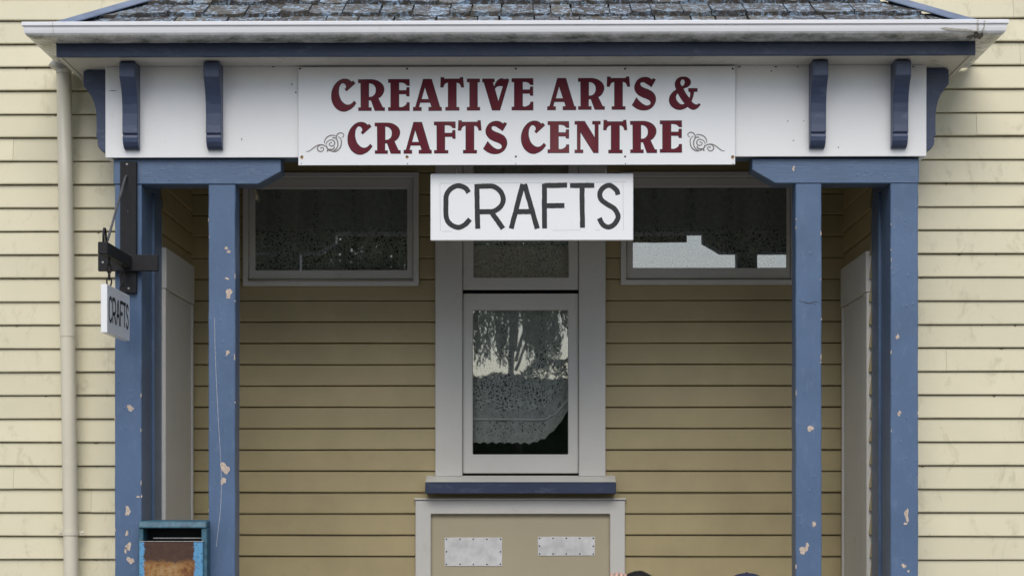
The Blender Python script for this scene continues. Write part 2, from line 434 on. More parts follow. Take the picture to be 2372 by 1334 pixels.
# side walls of the recess
for xs, sg in ((XL, 1), (XR, -1)):
    sw = box('side_wall', xs - sg * .024, xs - sg * .1, YM + .12, YB + .1, .12, 3.7, 'room', B, bevel=0)
    for z0 in rows(.12, 3.6, BP, BREF + .02):
        board(sw, .45, YB + .02, xs, z0, BP, 'cream_shaded', ax='y', sgn=sg)
box('porch_ceiling', XL - .05, XR + .05, .02, YB + .1, 3.70, 3.74, 'benchwood', B, bevel=0)
box('porch_floor', XL - .1, XR + .1, .0, YB + .1, .1, .145, 'benchwood', B, bevel=0)
# dim room behind the recess wall
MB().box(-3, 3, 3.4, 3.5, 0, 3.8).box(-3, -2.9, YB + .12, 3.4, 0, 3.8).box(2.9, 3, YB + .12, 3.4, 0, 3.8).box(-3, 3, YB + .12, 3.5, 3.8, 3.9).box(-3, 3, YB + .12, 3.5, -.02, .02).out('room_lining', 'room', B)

# ---- casings, sashes and panes
def frame_mb(mb, o, i, y0, y1):      # four mitred bars between an outer and an inner rectangle (x0,x1,z0,z1)
    oc = [(o[0], o[2]), (o[1], o[2]), (o[1], o[3]), (o[0], o[3])]; ic = [(i[0], i[2]), (i[1], i[2]), (i[1], i[3]), (i[0], i[3])]
    v = [(x, y0, z) for x, z in oc] + [(x, y0, z) for x, z in ic] + [(x, y1, z) for x, z in oc] + [(x, y1, z) for x, z in ic]
    f = []
    for k in range(4):
        n = (k + 1) % 4
        f += [(k, n, 4 + n, 4 + k), (8 + k, 12 + k, 12 + n, 8 + n), (k, 8 + k, 8 + n, n), (4 + k, 4 + n, 12 + n, 12 + k)]
    return mb.add(v, f)
def frame(name, o, i, y0, y1, mat, parent, bevel=.003):
    return frame_mb(MB(), o, i, y0, y1).out(name, mat, parent, bevel=bevel)
def pane(i, y, parent):
    return MB().box(i[0] - .008, i[1] + .008, y, y + .004, i[2] - .008, i[3] + .008).out('pane', 'glass', parent)
for a in ((562, 970, 398, 662, 574, 957, 410, 650, 590, 943, 436, 625), (1438, 1846, 398, 660, 1451, 1833, 410, 648, 1466, 1823, 434, 621)):
    yc = YB - .035
    o = rect(*a[:4], yc); i = rect(*a[4:8], yc); gI = rect(*a[8:], YB)
    w = frame('window', o, i, yc, YB + .06, 'trim', B)
    oo = (i[0] + .001, i[1] - .001, i[2] + .001, i[3] - .001)
    frame('sash', oo, gI, YB - .005, YB + .04, 'trim', w, .004)
    pane(gI, YB + .015, w)
# centre window: casing boards, two sashes, sloping sill
yc = YB - .04
zt = Z(330, yc); zb = Z(1103, yc)
w = MB().box(X(1008, yc), X(1071, yc), yc, YB + .06, zb, zt).box(X(1341, yc), X(1403, yc), yc, YB + .06, zb, zt).box(X(1071, yc) + .0, X(1341, yc), yc + .002, YB + .06, zt - .06, zt).out('window', 'trim', B, bevel=.004)
gU = rect(1097, 1317, 350, 643, YB - .01); gLw = rect(1095, 1316, 718, 1052, YB)
oU = (X(1072, YB - .01), X(1340, YB - .01), Z(671, YB - .01), zt - .062)
frame('upper_sash', oU, gU, YB - .02, YB + .03, 'trim', w, .004); pane(gU, YB + .01, w)
oL = (X(1072, YB), X(1340, YB), Z(1096, YB), Z(680, YB))
frame('lower_sash', oL, gLw, YB - .008, YB + .045, 'trim', w, .004); pane(gLw, YB + .02, w)
ys = YB - .13
x0, x1 = X(985, ys), X(1427, ys); zf0, zf1 = Z(1143, ys), Z(1116, ys); zbk = Z(1101, YB - .03)
MB().prism([(ys, zf0), (ys, zf1 - .002), (YB + .03, zf1 + .001), (YB + .03, zf0)], lambda p, t: (t, p[0], p[1]), x0, x1).out('sill', 'sillblue', w, bevel=.004)
MB().prism([(ys + .001, zf1), (YB - .02, zbk), (YB + .02, zbk), (YB + .02, zf1)], lambda p, t: (t, p[0], p[1]), x0 + .001, x1 - .001).out('sill_top', 'trim', w)
# hatch under the window
yh = YB - .04
hi = rect(998, 1413, 1190, 1700, yh); ho = rect(962, 1448, 1158, 1735, yh)
h = frame('hatch_frame', ho, hi, yh, YB + .03, 'trim', B, .004)
box('hatch_moulding', ho[0] - .006, ho[1] + .006, yh - .01, YB, ho[3] + .001, ho[3] + .012, 'trim', h)
box('hatch_panel', hi[0], hi[1], YB - .008, YB + .03, hi[2], hi[3], 'panel', h, bevel=0)
for (a, b, c, d, ny) in ((1030, 1163, 1244, 1310, 3), (1246, 1378, 1242, 1286, 3)):
    yp = YB - .012; x0, x1, z0, z1 = rect(a, b, c, d, yp)
    mb = MB(); n = 9; ed = []
    for k in range(n): ed.append((x0 + (x1 - x0) * k / (n - 1), z1 + R.uniform(-.001, .001)))
    for k in range(n): ed.append((x1 - (x1 - x0) * k / (n - 1), z0 + R.uniform(-.001, .001)))
    mb.prism(ed, lambda p, t: (p[0], t, p[1]), yp, yp + .003)
    pl = mb.out('cover_plate', 'alu', B)
    for i in range(5):
        for j in range(3):
            if 0 < i < 4 and j == 1: continue
            cx = x0 + .010 + (x1 - x0 - .020) * i / 4; cz = z0 + .010 + (z1 - z0 - .020) * j / 2
            MB().ball((cx + R.uniform(-.001, .001), yp, cz), (.0048, .003, .0048), 8, 4).out('screw', 'screw', pl, smooth=True)

# ---- side doors in the recess returns
for xs, sg, ne in ((XL, 1, 385), (XR, -1, 2006)):
    xo = xs + sg * .035
    zt = 2.935 if sg > 0 else 2.915
    d = MB()
    y0, y1 = (.441 if sg > 0 else .47), 1.24
    d.box(xs - sg * .01, xo, y0, y1, zt - .22, zt).box(xs - sg * .01, xo - sg * .004, y0 + .001, y0 + .10, .15, zt - .222)
    d = d.out('side_door_casing', 'trim', B, bevel=.003)
    box('door_leaf', xs - sg * .012, xo - sg * .012, y0 + .102, y1 - .04, .15, zt - .223, 'trim', d)
    box('door_stile', xs - sg * .012, xo - sg * .004, y1 - .038, y1, .15, zt - .223, 'trim', d)

# ---- posts and beams
def chips(post, pts, Yp):
    for (px, py, sx, sz) in pts:
        cx, cz = W(px, py, Yp)
        n = 15; poly = []; e1, e2 = R.uniform(0, 6), R.uniform(0, 6)
        for k in range(n):
            a = 2 * math.pi * k / n; rr = R.uniform(.72, 1.12) * (1 + .22 * math.sin(2 * a + e1) + .16 * math.sin(3 * a + e2))
            poly.append((cx + math.cos(a) * sx * MPP * .5 * rr, cz + math.sin(a) * sz * MPP * .5 * rr))
        MB().prism(poly, lambda p, t: (p[0], t, p[1]), Yp - .0009, Yp + .001).out('paint_chip', 'chip', post)
zB0, zB1 = Z(427, 0), Z(369, 0)
def post(a, b, dep, chp):
    x0, x1 = X(a, 0), X(b, 0)
    n = 40; mb = MB(); v = []; f = []                 # slightly wavy hand planed edges
    for k in range(n + 1):
        z = .1 + (zB0 - .1005) * k / n
        w0, w1 = R.uniform(-.0012, .0012), R.uniform(-.0012, .0012)
        e = .004
        v += [(x0 + w0 + e, 0, z), (x1 + w1 - e, 0, z), (x1 + w1, e, z), (x1 + w1, dep, z), (x0 + w0, dep, z), (x0 + w0, e, z)]
    for k in range(n):
        for q in range(6): f.append((k * 6 + q, k * 6 + (q + 1) % 6, k * 6 + 6 + (q + 1) % 6, k * 6 + 6 + q))
    f += [tuple(range(6)), tuple(range(n * 6, n * 6 + 6))]
    p = mk('post', v, f, 'blue', B); chips(p, chp, 0.0); return p
def nicks(p, a, b, n=9):
    for _ in range(n):
        px = (a + .8) if R.random() < .5 else (b - .8); px += R.uniform(-1, 1)
        chips(p, [(px, R.uniform(440, 1330), R.uniform(1.5, 3), R.uniform(4, 14))], 0.0)
p1 = post(266, 328, .235, [(302, 945, 15, 16), (296, 1183, 15, 20), (294, 1234, 8, 14), (297, 1266, 14, 24), (302, 1297, 18, 16), (291, 1275, 7, 12), (320, 1150, 10, 4)])
p2 = post(483, 545, .13, [(530, 680, 17, 20), (527, 817, 8, 14), (522, 1085, 22, 24), (517, 1113, 12, 18), (524, 575, 10, 7), (526, 645, 12, 5), (530, 583, 12, 6)])
p3 = post(1843, 1903, .13, [(1877, 992, 14, 18), (1886, 1213, 12, 12), (1861, 1274, 18, 22), (1870, 1262, 10, 12)])
p4 = post(2063, 2127, .235, [(2079, 780, 8, 14), (2083, 957, 10, 12), (2100, 1192, 12, 26), (2097, 1212, 8, 7), (2094, 1310, 12, 9), (2104, 1322, 5, 7)])
for q_, a_, b_ in ((p1, 266, 328), (p2, 483, 545), (p3, 1843, 1903), (p4, 2063, 2127)): nicks(q_, a_, b_)
# long crack down the second post and shallow scratches
pts = [(497, 735), (498, 800), (501, 880), (505, 960), (508, 1010), (512, 1075), (513, 1130), (511, 1180), (505, 1230), (501, 1265)]
mb = MB()
for (a, b), (c, d) in zip(pts, pts[1:]):
    xa, za = W(a, b, 0); xb, zb_ = W(c, d, 0); t = .0011
    mb.add([(xa - t, -.0006, za), (xa + t, -.0006, za), (xb + t, -.0006, zb_), (xb - t, -.0006, zb_)], [(0, 1, 2, 3)])
mb.out('paint_crack', 'crack', p2)
mb = MB()
pts = [(1850, 697, .6), (1862, 700, 1.6), (1876, 703, 2.2), (1886, 699, 1.8), (1896, 700, .6)]
for (a, b, t), (c, d, t2) in zip(pts, pts[1:]):
    xa, za = W(a, b, 0); xb, zb_ = W(c, d, 0); t *= .001; t2 *= .001
    mb.add([(xa, -.0006, za - t), (xa, -.0006, za + t), (xb, -.0006, zb_ + t2), (xb, -.0006, zb_ - t2)], [(0, 1, 2, 3)])
mb.out('paint_crack', 'dirt', p3)
# capital beams with a cut corner
def beam(pts):
    poly = [W(a, b, 0) for a, b in pts]
    return MB().prism(poly, lambda p, t: (p[0], t - .001, p[1]), 0, .131).out('capital_beam', 'blueh', B, bevel=.004)
b1 = beam([(263, 368), (651, 368), (651, 398), (598, 427), (263, 427)])
b2 = beam([(2129, 367), (1742, 367), (1742, 394), (1796, 425), (2129, 425)])
chips(b2, [(1838, 391, 7, 11)], -.001)
for xs, sg, e in ((X(328, 0), 1, .012), (X(2063, 0), -1, -.012)):
    box('return_post', xs - sg * .10, xs + e, .25, .44, .1, zB0 - .003, 'blue', B)
    box('side_beam', xs - sg * .13, xs + e * .4, .132, .44, zB0 - .001, zB1, 'blueh', B)

# ---- frieze (white), brackets, eaves
YF = -.03
fx0, fx1 = X(244, YF), X(2146, YF); fz0, fz1 = Z(364, YF), Z(153, YF)
fr = MB().box(fx0, fx1, YF, YF + .014, fz0, fz1).box(fx0, fx0 + .03, YF + .03, YM - .02, fz0, fz1).box(fx1 - .03, fx1, YF + .03, YM - .02, fz0, fz1).out('frieze_board', 'white', B, bevel=.002)
mb = MB()
mb.box(fx0 + .05, fx1 - .05, -.0155, .12, fz0 + .004, 3.695).out('header_beam', 'blueh', B)
for px, py, a, b in ((633, 151, 7, 3), (1712, 151, 9, 3), (1797, 139, 9, 3), (1848, 151, 6, 3), (870, 168, 4, 2), (560, 323, 2, 9), (676, 196, 3, 5), (685, 215, 4, 4), (262, 211, 22, 1.6), (1787, 165, 3, 4), (1942, 342, 3, 4), (1825, 281, 2, 6), (1862, 281, 3, 3), (2115, 144, 6, 4), (500, 304, 10, 1.2), (1838, 326, 5, 2)):
    if py < 152: py = 155.5
    cx, cz = W(px, py, YF); n = 7
    poly = [(cx + math.cos(2 * math.pi * k / n) * a * MPP * .5 * R.uniform(.6, 1.1), cz + math.sin(2 * math.pi * k / n) * b * MPP * .5 * R.uniform(.6, 1.1)) for k in range(n)]
    MB().prism(poly, lambda p, t: (p[0], t, p[1]), YF - .0008, YF + .001).out('dirt_fleck', 'dirt', fr)
chipo = None
# bracket profile (distance out, height from top)
H = .425
prof = [(0, 0), (.105, 0), (.125, -.006), (.128, -.012), (.128, -.082), (.110, -.103), (.090, -.130), (.074, -.165), (.064, -.205), (.060, -.25), (.060, -.31), (.062, -.350), (.050, -.354), (.056, -.368), (.052, -.392), (.038, -.412), (.020, H * -1 + .002), (0, -H)]
for px, sg in ((276, 1), (471, 1), (1919, -1), (2111, -1)):
    c = X(px, YF - .128)
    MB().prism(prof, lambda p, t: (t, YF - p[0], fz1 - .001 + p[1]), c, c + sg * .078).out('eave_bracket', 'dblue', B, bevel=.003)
for xs, sg in ((fx0, -1), (fx1, 1)):
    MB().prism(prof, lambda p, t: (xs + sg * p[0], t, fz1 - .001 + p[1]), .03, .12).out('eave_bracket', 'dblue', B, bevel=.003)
YE = -.25
ex0, ex1 = X(130, YE), X(2260, YE); ez0 = Z(130, YE); zsof = fz1
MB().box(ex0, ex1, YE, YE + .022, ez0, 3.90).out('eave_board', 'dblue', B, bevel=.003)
for x0, x1 in ((ex0, ex0 + .022), (ex1 - .022, ex1)): MB().box(x0, x1, YE + .023, YM - .02, ez0 + .001, 3.90).out('eave_board', 'soffit', B)
box('soffit', ex0 + .023, ex1 - .023, YE + .023, YM - .02, zsof + .0005, zsof + .012, 'soffit', B, bevel=0)

# ---- gutter swept round three sides
YG = -.40
gx0, gx1 = X(50, YG), X(2337, YG); gz1 = Z(48, YG); gz0 = Z(97, YG + .03)
gh = gz1 - Z(98, YG + .128); gk = gh / .104
gp = [(.002, 0), (-.001, -.004), (-.001, -.018), (.004, -.022)] + [(d, z * gk) for d, z in ((.007, -.034), (.008, -.055), (.011, -.076), (.018, -.090), (.030, -.098), (.050, -.102), (.128, -.106), (.128, -.01), (.125, -.01), (.125, -.102), (.05, -.098), (.03, -.09), (.014, -.03))] + [(.008, -.004)]
def sweep(name, prof, path_fn, mat, parent, **k):
    n = len(prof); v = []; f = []
    for c in range(4): v += [path_fn(p, c) for p in prof]
    for c in range(3):
        for q in range(n): f.append((c * n + q, c * n + (q + 1) % n, (c + 1) * n + (q + 1) % n, (c + 1) * n + q))
    f += [tuple(range(n)), tuple(range(3 * n, 4 * n))]
    return mk(name, v, f, mat, parent, **k)
def gpath(p, c):
    d, z = p
    return [(gx0 + d, YM - .02, gz1 + z), (gx0 + d, YG + d, gz1 + z), (gx1 - d, YG + d, gz1 + z), (gx1 - d, YM - .02, gz1 + z)][c]
gut = sweep('gutter', gp, gpath, 'gutter', B)
def gjoint(px, wd=.004):     # thin collar where two lengths of gutter join
    xc = X(px, YG)
    mb = MB(); pr = [(d - .0014, z) for d, z in gp[1:11]] + [(d + .001, z) for d, z in gp[1:11]][::-1]
    mb.prism(pr, lambda p, t: (t, YG + p[0], gz1 + p[1]), xc - wd / 2, xc + wd / 2)
    return mb.out('gutter_joint', 'soffit', gut)
grime_band(M['gutter'], gz1 - gh * .98, gz1 - gh * .68, (.15, .17, .13, 1))
gjoint(122); gjoint(2264, .006); gjoint(2281, .004)
# stain and dirt clump on the right-hand gutter joint
def patch(name, pts, Yf, mat, parent):
    poly = [W(a, b, Yf) for a, b in pts]
    return MB().prism(poly, lambda p, t: (p[0], t, p[1]), Yf - .0012, Yf + .004).out(name, mat, parent)
M['stain'] = simple('grey_stain', (.34, .32, .28), .8, 0, .3, 90)
patch('stain', [(2178, 66), (2190, 64), (2215, 67), (2240, 68), (2262, 72), (2264, 74), (2240, 73), (2215, 72), (2195, 71)], YG + .0085, 'stain', gut)
for pts in ([(2256, 76), (2262, 72), (2268, 79), (2276, 76), (2278, 84), (2270, 92), (2264, 89), (2256, 90), (2258, 83)], [(2240, 84), (2256, 80), (2258, 86), (2250, 90), (2238, 88)]):
    patch('dirt_clump', pts, YG + .012, 'dirt', gut)
for a in ([(2266, 50), (2267, 62), (2266, 76)], [(2279, 52), (2281, 64), (2275, 75)]):
    MB().tube([(X(p, YG), YG - .001 + (.009 if q > 58 else 0), Z(q, YG)) for p, q in a], .0022, 6).out('cobweb_strand', 'stain', gut)
# ---- porch roof: underlay, slates, hip flashings
TANP = .628; YR0 = -.315
def rz(Y): return gz1 - .012 + (Y - YR0) * TANP
hx0, hx1 = ex0 - .01, ex1 + .01
dY = YM + .02 - YR0
v = [(hx0, YR0, rz(YR0) - .02), (hx1, YR0, rz(YR0) - .02), (hx1 - dY, YM + .02, rz(YM + .02) - .02), (hx0 + dY, YM + .02, rz(YM + .02) - .02), (hx0, YM + .02, rz(YR0) - .02), (hx1, YM + .02, rz(YR0) - .02)]
rf = mk('porch_roof', v, [(0, 1, 2, 3), (0, 3, 4), (1, 5, 2), (0, 4, 5, 1), (3, 2, 5, 4)], 'slate', B)
c_, s_ = 1 / math.sqrt(1 + TANP ** 2), TANP / math.sqrt(1 + TANP ** 2)
EXP = .205; row = 0; sl = -.02
while sl < .72:
    Y0 = YR0 + sl * c_
    x = hx0 + (Y0 - YR0) - R.uniform(0, .1)
    xe = hx1 - (Y0 - YR0)
    while x < xe:
        wdt = R.uniform(.09, .21)
        L = EXP + .05; t = R.uniform(.014, .026)
        a0 = sl + R.uniform(-.012, .010); lift = R.uniform(.004, .016)
        lo, hi_ = x + R.uniform(.001, .005), min(x + wdt, xe + .03) - R.uniform(.002, .007)
        yt = YR0 + (a0 + L) * c_
        lim0, lim1 = hx0 + (yt - YR0), hx1 - (yt - YR0)
        if hi_ - lo > .03 and hi_ > lim0 - .12 and lo < lim1 + .12:
            nseg = 5; vv = []; ff = []
            for q in range(nseg + 1):
                u = lo + (hi_ - lo) * q / nseg
                w0 = R.uniform(-.007, .007); cw = .006 * (abs(q / nseg - .5) * 2) ** 2 + R.uniform(-.002, .003)
                for (aa, nn) in ((a0 + w0, lift + t + cw), (a0 + w0 + .002, lift + cw - .004), (a0 + L, .001), (a0 + L, .010), (a0 + L * .5, lift * .5 + t * .8)):
                    uu = u
                    Yq = YR0 + aa * c_ - nn * s_
                    uu = max(uu, hx0 + (YR0 + aa * c_ - YR0) + .005); uu = min(uu, hx1 - aa * c_ - .005)
                    vv.append((uu, Yq, rz(YR0) + aa * s_ + nn * c_ - .015))
            for q in range(nseg):
                for e in range(5): ff.append((q * 5 + e, q * 5 + (e + 1) % 5, q * 5 + 5 + (e + 1) % 5, q * 5 + 5 + e))
            ff += [tuple(range(5)), tuple(range(nseg * 5, nseg * 5 + 5))]
            mk('slate', vv, ff, 'slate', rf)
        x += wdt
    sl += EXP; row += 1
for sx, hx in ((1, hx0), (-1, hx1)):
    mb = MB(); a = Vector((hx, YR0 - .02, rz(YR0 - .02) + .012)); d_ = Vector((sx, 1, TANP)) * (dY + .02)
    b_ = a + d_
    nl = Vector((-sx, 0, -TANP)).normalized() * .075; nr = Vector((0, -1, -TANP)).normalized() * .075
    # one wing down each slope
    nr = Vector((sx * .5, -.5, -.5 * TANP + .0)); nr = Vector((sx, 0, 0)) * .085 + Vector((0, 0, .002))
    nl = Vector((0, 1, 0)) * .085 + Vector((0, 0, .002))
    up = Vector((0, 0, .022))
    vv = [a + up, a + nr + Vector((0, 0, .018)), b_ + nr + Vector((0, 0, .018)), b_ + up, a + nl + Vector((0, 0, .018)), b_ + nl + Vector((0, 0, .018))]
    vv += [q - Vector((0, 0, .006)) for q in vv]
    hf = mk('hip_flashing', vv, [(0, 1, 2, 3), (0, 3, 5, 4), (6, 9, 8, 7), (6, 10, 11, 9), (1, 7, 8, 2), (4, 5, 11, 10), (0, 4, 10, 6), (0, 6, 7, 1), (3, 2, 8, 9), (3, 9, 11, 5)], 'flash', rf)

# ---- downpipe
YD = .22
xt, xb = X(148, YD), X(165, YD)
zt_, zl = Z(155, YD), .1
pt = lambda z: (xb + (xt - xb) * (z - Z(1330, YD)) / (zt_ - Z(1330, YD)), YD, z)
dp = MB().tube([pt(z) for z in (zl, .8, 1.6, 2.4, 3.2, zt_)], .0385, 20).out('downpipe', 'pipe', B, smooth=True)
MB().tube([pt(zt_ - .012), (xt - .006, YD, zt_ + .06), (xt - .03, YD - .01, gz0 + .012)], [.044, .046, .05], 16).out('gutter_outlet', 'soffit', dp, smooth=True)
zc = Z(1234, YD)
cl = MB(); cx = pt(zc)[0]
cl.tube([(cx, YD, zc - .012), (cx, YD, zc + .012)], .0425, 20)
for sg in (-1, 1): cl.box(cx + sg * .038, cx + sg * .068, YD + .02, YD + .026, zc - .012, zc + .012).ball((cx + sg * .058, YD + .018, zc), .005, 8, 4)
cl.out('pipe_clamp', 'pipe', dp)
for zq in (Z(160, YD), Z(770, YD)):
    q = pt(zq - .02); MB().tube([q, (q[0], q[1], q[2] + .05)], .0408, 20).out('pipe_socket', 'pipe', dp)

# ================================================================== LETTER OUTLINES
GL = {
'C': [[(645,238),(690,213),(742,280),(505,492),(458,440),(492,395,1),(484,325,1),(400,268,1),(325,330,1),(290,480,1),(310,640,1),(400,800,1),(530,870,1),(640,840,1),(715,765),(772,825),(680,940,1),(560,1020,1),(430,1055,1),(250,990,1),(130,840,1),(85,640,1),(120,430,1),(220,270,1),(340,180,1),(470,155,1),(570,180,1)]],
'R': [[(830,175),(1100,172),(1260,180,1),(1400,230,1),(1500,320,1),(1540,430,1),(1510,560,1),(1440,650,1),(1380,690),(1500,940),(1555,945),(1555,1030),(1285,1030),(1180,742),(1115,742),(1115,945),(1190,945),(1190,1030),(835,1030),(835,945),(900,945),(895,265),(830,265)],
      [(1120,272),(1210,290,1),(1290,360,1),(1315,450,1),(1290,570,1),(1215,640,1),(1120,655)]],
'E': [[(1655,172),(2235,172),(2240,345),(2165,340),(2120,290,1),(2040,262,1),(1950,260),(1950,475),(2150,475),(2165,395),(2235,395),(2235,635),(2160,630),(2150,575),(1950,575),(1950,925),(2010,935,1),(2100,905,1),(2155,855,1),(2170,805),(2240,805),(2240,1028),(1655,1028),(1655,940),(1720,940),(1720,265),(1655,262)]],
'A': [[(360,165),(590,165),(820,930),(865,935),(865,1028),(510,1028),(510,935),(590,930),(550,805),(275,805),(240,935),(310,935),(310,1028),(85,1028),(85,935),(145,930)],[(405,375),(515,715),(310,715)]],
'T': [[(845,120),(925,122),(940,160),(1370,160),(1385,120),(1455,120),(1480,390),(1410,390),(1380,310,1),(1330,268,1),(1275,258),(1275,935),(1350,935),(1350,1020),(975,1020),(975,935),(1045,935),(1045,258),(980,275,1),(930,330,1),(910,390),(835,390)]],
'I': [[(1565,158),(1915,158),(1915,245),(1855,250),(1855,935),(1920,935),(1920,1020),(1565,1020),(1565,935),(1635,935),(1635,250),(1565,245)]],
'V': [[(325,158),(655,158),(655,245),(605,247),(650,375),(690,280,1),(760,190,1),(850,150,1),(940,168,1),(1030,155),(1058,190),(810,1018),(595,1018),(365,247),(325,245)],[(665,432),(720,375,1),(800,352,1),(895,362),(765,780)]],
'S': [[(835,185),(865,145),(935,180),(820,382),(700,300,1),(590,245,1),(515,275,1),(525,345,1),(600,400,1),(750,460,1),(880,550,1),(940,690,1),(900,860,1),(780,980,1),(610,1020,1),(440,985,1),(285,880),(405,672),(500,780,1),(600,860,1),(710,892,1),(795,845,1),(785,770,1),(700,712,1),(560,655,1),(430,570,1),(355,430,1),(375,290,1),(470,165,1),(640,110,1),(750,130,1)]],
'&': [[(1700,105,1),(1840,140,1),(1905,240,1),(1870,340,1),(1702,428),(1770,560,1),(1872,692),(1895,600,1),(1890,530,1),(1845,500),(1845,420),(2085,420),(2085,510),(1998,510),(1970,640,1),(1925,775),(1990,840,1),(2080,865,1),(2130,832),(2172,868),(2100,950,1),(1990,1005,1),(1900,980,1),(1820,925),(1720,980,1),(1580,1005,1),(1430,950,1),(1330,830,1),(1320,680,1),(1400,540,1),(1512,450),(1475,340,1),(1490,230,1),(1570,135,1)],
      [(1690,170,1),(1745,240,1),(1725,320,1),(1680,368),(1630,320,1),(1625,230,1)],[(1550,548),(1640,700,1),(1745,842),(1650,862,1),(1550,790,1),(1500,690,1),(1510,600,1)]],
'F': [[(305,150),(885,150),(885,325),(810,320),(780,275,1),(700,245,1),(590,245),(590,460),(795,460),(815,385),(880,385),(885,615),(815,610),(800,560),(600,560),(597,935),(685,935),(685,1015),(310,1015),(310,935),(380,935),(375,245),(305,240)]],
'N': [[(1560,135),(1830,135),(2110,590),(2110,220),(2045,215),(2045,135),(2260,135),(2260,215),(2205,220),(2205,995),(2075,995),(1710,420),(1710,915),(1785,915),(1785,995),(1560,995),(1560,915),(1625,915),(1625,220),(1560,220)]],
}
def glyph(ch, l, r, t, b, Yp, parent, mat='maroon'):
    loops = GL[ch]; ax = [p[0] for p in loops[0]]; ay = [p[1] for p in loops[0]]
    mx0, mx1, my0, my1 = min(ax), max(ax), min(ay), max(ay)
    x0, x1 = X(l, Yp), X(r, Yp); z0, z1 = Z(b, Yp, (l + r) / 2), Z(t, Yp, (l + r) / 2)
    cx, cz = (x0 + x1) / 2, (z0 + z1) / 2
    for off, mt, dy, ext, nm in ((.0012, 'outline', 0, .0003, 'letter'), (-.0016, mat, -.0006, .0003, 'face')):
        cu = bpy.data.curves.new('letter', 'CURVE'); cu.dimensions = '2D'; cu.fill_mode = 'BOTH'
        cu.extrude = ext; cu.resolution_u = 5; cu.offset = off
        for lp in loops:
            sp = cu.splines.new('BEZIER'); sp.bezier_points.add(len(lp) - 1); sp.use_cyclic_u = True
            for bp, p in zip(sp.bezier_points, lp):
                bp.co = (x0 + (p[0] - mx0) / (mx1 - mx0) * (x1 - x0) - cx, z1 + (p[1] - my0) / (my1 - my0) * (z0 - z1) - cz, 0)
                h_ = 'AUTO' if len(p) > 2 else 'VECTOR'
                bp.handle_left_type = bp.handle_right_type = h_
        tmp = bpy.data.objects.new('tmp', cu); COL.objects.link(tmp)
        bpy.context.view_layer.update()
        me = bpy.data.meshes.new_from_object(tmp.evaluated_get(bpy.context.evaluated_depsgraph_get()))
        bpy.data.objects.remove(tmp)
        me.materials.clear(); me.materials.append(M[mt])
        me.transform(Matrix.Rotation(math.radians(90), 4, 'X'))
        o = bpy.data.objects.new(nm, me); COL.objects.link(o)
        if nm == 'letter':
            o.parent = parent; o.location = Vector((cx, Yp, cz)) - origin(parent); par = o
        else:
            o.parent = par; o.location = (0, dy, 0)
    return par

# ================================================================== MAIN SIGN
YS = -.048
sx0, sx1 = X(691, YS), X(1703, YS); sz0, sz1 = Z(382.5, YS), Z(155, YS)
S = empty('shop_sign', ((sx0 + sx1) / 2, YS, sz0), 'long white sign board reading CREATIVE ARTS & CRAFTS CENTRE in maroon letters', 'sign')
sp = box('sign_panel', sx0, sx1, YS, YS + .006, sz0, sz1, 'signwhite', S, bevel=.0015)
box('added_dark_backing', sx0 + .002, sx1 - .002, YS + .0065, YF - .001, sz0 + .001, sz1 - .001, 'slot', S, bevel=0)  # unseen backing added so the sign's back mirrors dark in the panes
YL = YS - .0006
for a in (('C',767.6,825,183.5,259),('R',830,891,184.8,257),('E',899.5,948.5,184.3,257),('A',957.2,1023,184,257),('T',1020.4,1074.4,180,256.3),('I',1082,1111.5,183.3,256.2),('V',1117.4,1179,182.6,256),('E',1185.7,1235,182.6,255.8),('A',1268,1334,182,255.3),('R',1339.3,1400.5,181.8,254.4),('T',1405.9,1459,178.4,254.4),('S',1464,1519,179.3,256),('&',1550.5,1622.5,178.7,254.8),
          ('C',805.4,862.4,283.4,358.6),('R',868.4,927.6,285,356.2),('A',935.5,999.6,283.5,356),('F',1005.7,1054.8,282.6,355.4),('T',1061.4,1115,279.7,355.4),('S',1119.5,1174.4,281,357),('C',1207.2,1264.5,280.5,356.6),('E',1269,1318,281.8,354.5),('N',1331.5,1390.6,281.4,354.5),('T',1397.8,1452.4,278.8,355),('R',1460,1521.4,281,354.5),('E',1529,1579.3,280,353.7)):
    glyph(*a, YL, S)
SCR = [[(1650,995),(1580,1000),(1500,965),(1400,890),(1280,800),(1150,742),(1000,745),(900,800)],
 [(860,890),(900,810),(1030,752),(1150,775),(1220,860),(1190,960),(1090,1005),(1010,960),(985,880),(1040,840),(1095,870)],
 [(900,740),(850,630),(700,550),(585,610),(570,720),(650,790),(750,765),(775,700),(700,660)],
 [(950,690),(940,570),(830,430),(660,372),(530,392)],
 [(300,460),(235,430),(228,340),(320,280),(430,310),(500,410),(500,500),(455,620),(445,750),(500,890),(620,980),(740,965),(850,870),(890,760)],
 [(430,430),(340,510),(310,650),(350,830),(450,950),(580,1003),(720,970),(820,940)],
 [(580,830),(600,890),(700,920),(820,905),(865,800)],[(510,505),(580,470),(660,480)],[(840,900),(830,960),(860,1005)],[(690,640),(700,675)],[(1070,850),(1095,885)],[(575,815),(590,860)]]
def smooth_path(pts, n=5):
    out = []
    P = [Vector(p) for p in pts]; P = [P[0] * 2 - P[1]] + P + [P[-1] * 2 - P[-2]]
    for i in range(1, len(P) - 2):
        for k in range(n):
            t = k / n; a, b, c, d = P[i - 1], P[i], P[i + 1], P[i + 2]
            out.append(.5 * ((2 * b) + (c - a) * t + (2 * a - 5 * b + 4 * c - d) * t * t + (3 * b - a - 3 * c + d) * t ** 3))
    out.append(P[-2]); return out
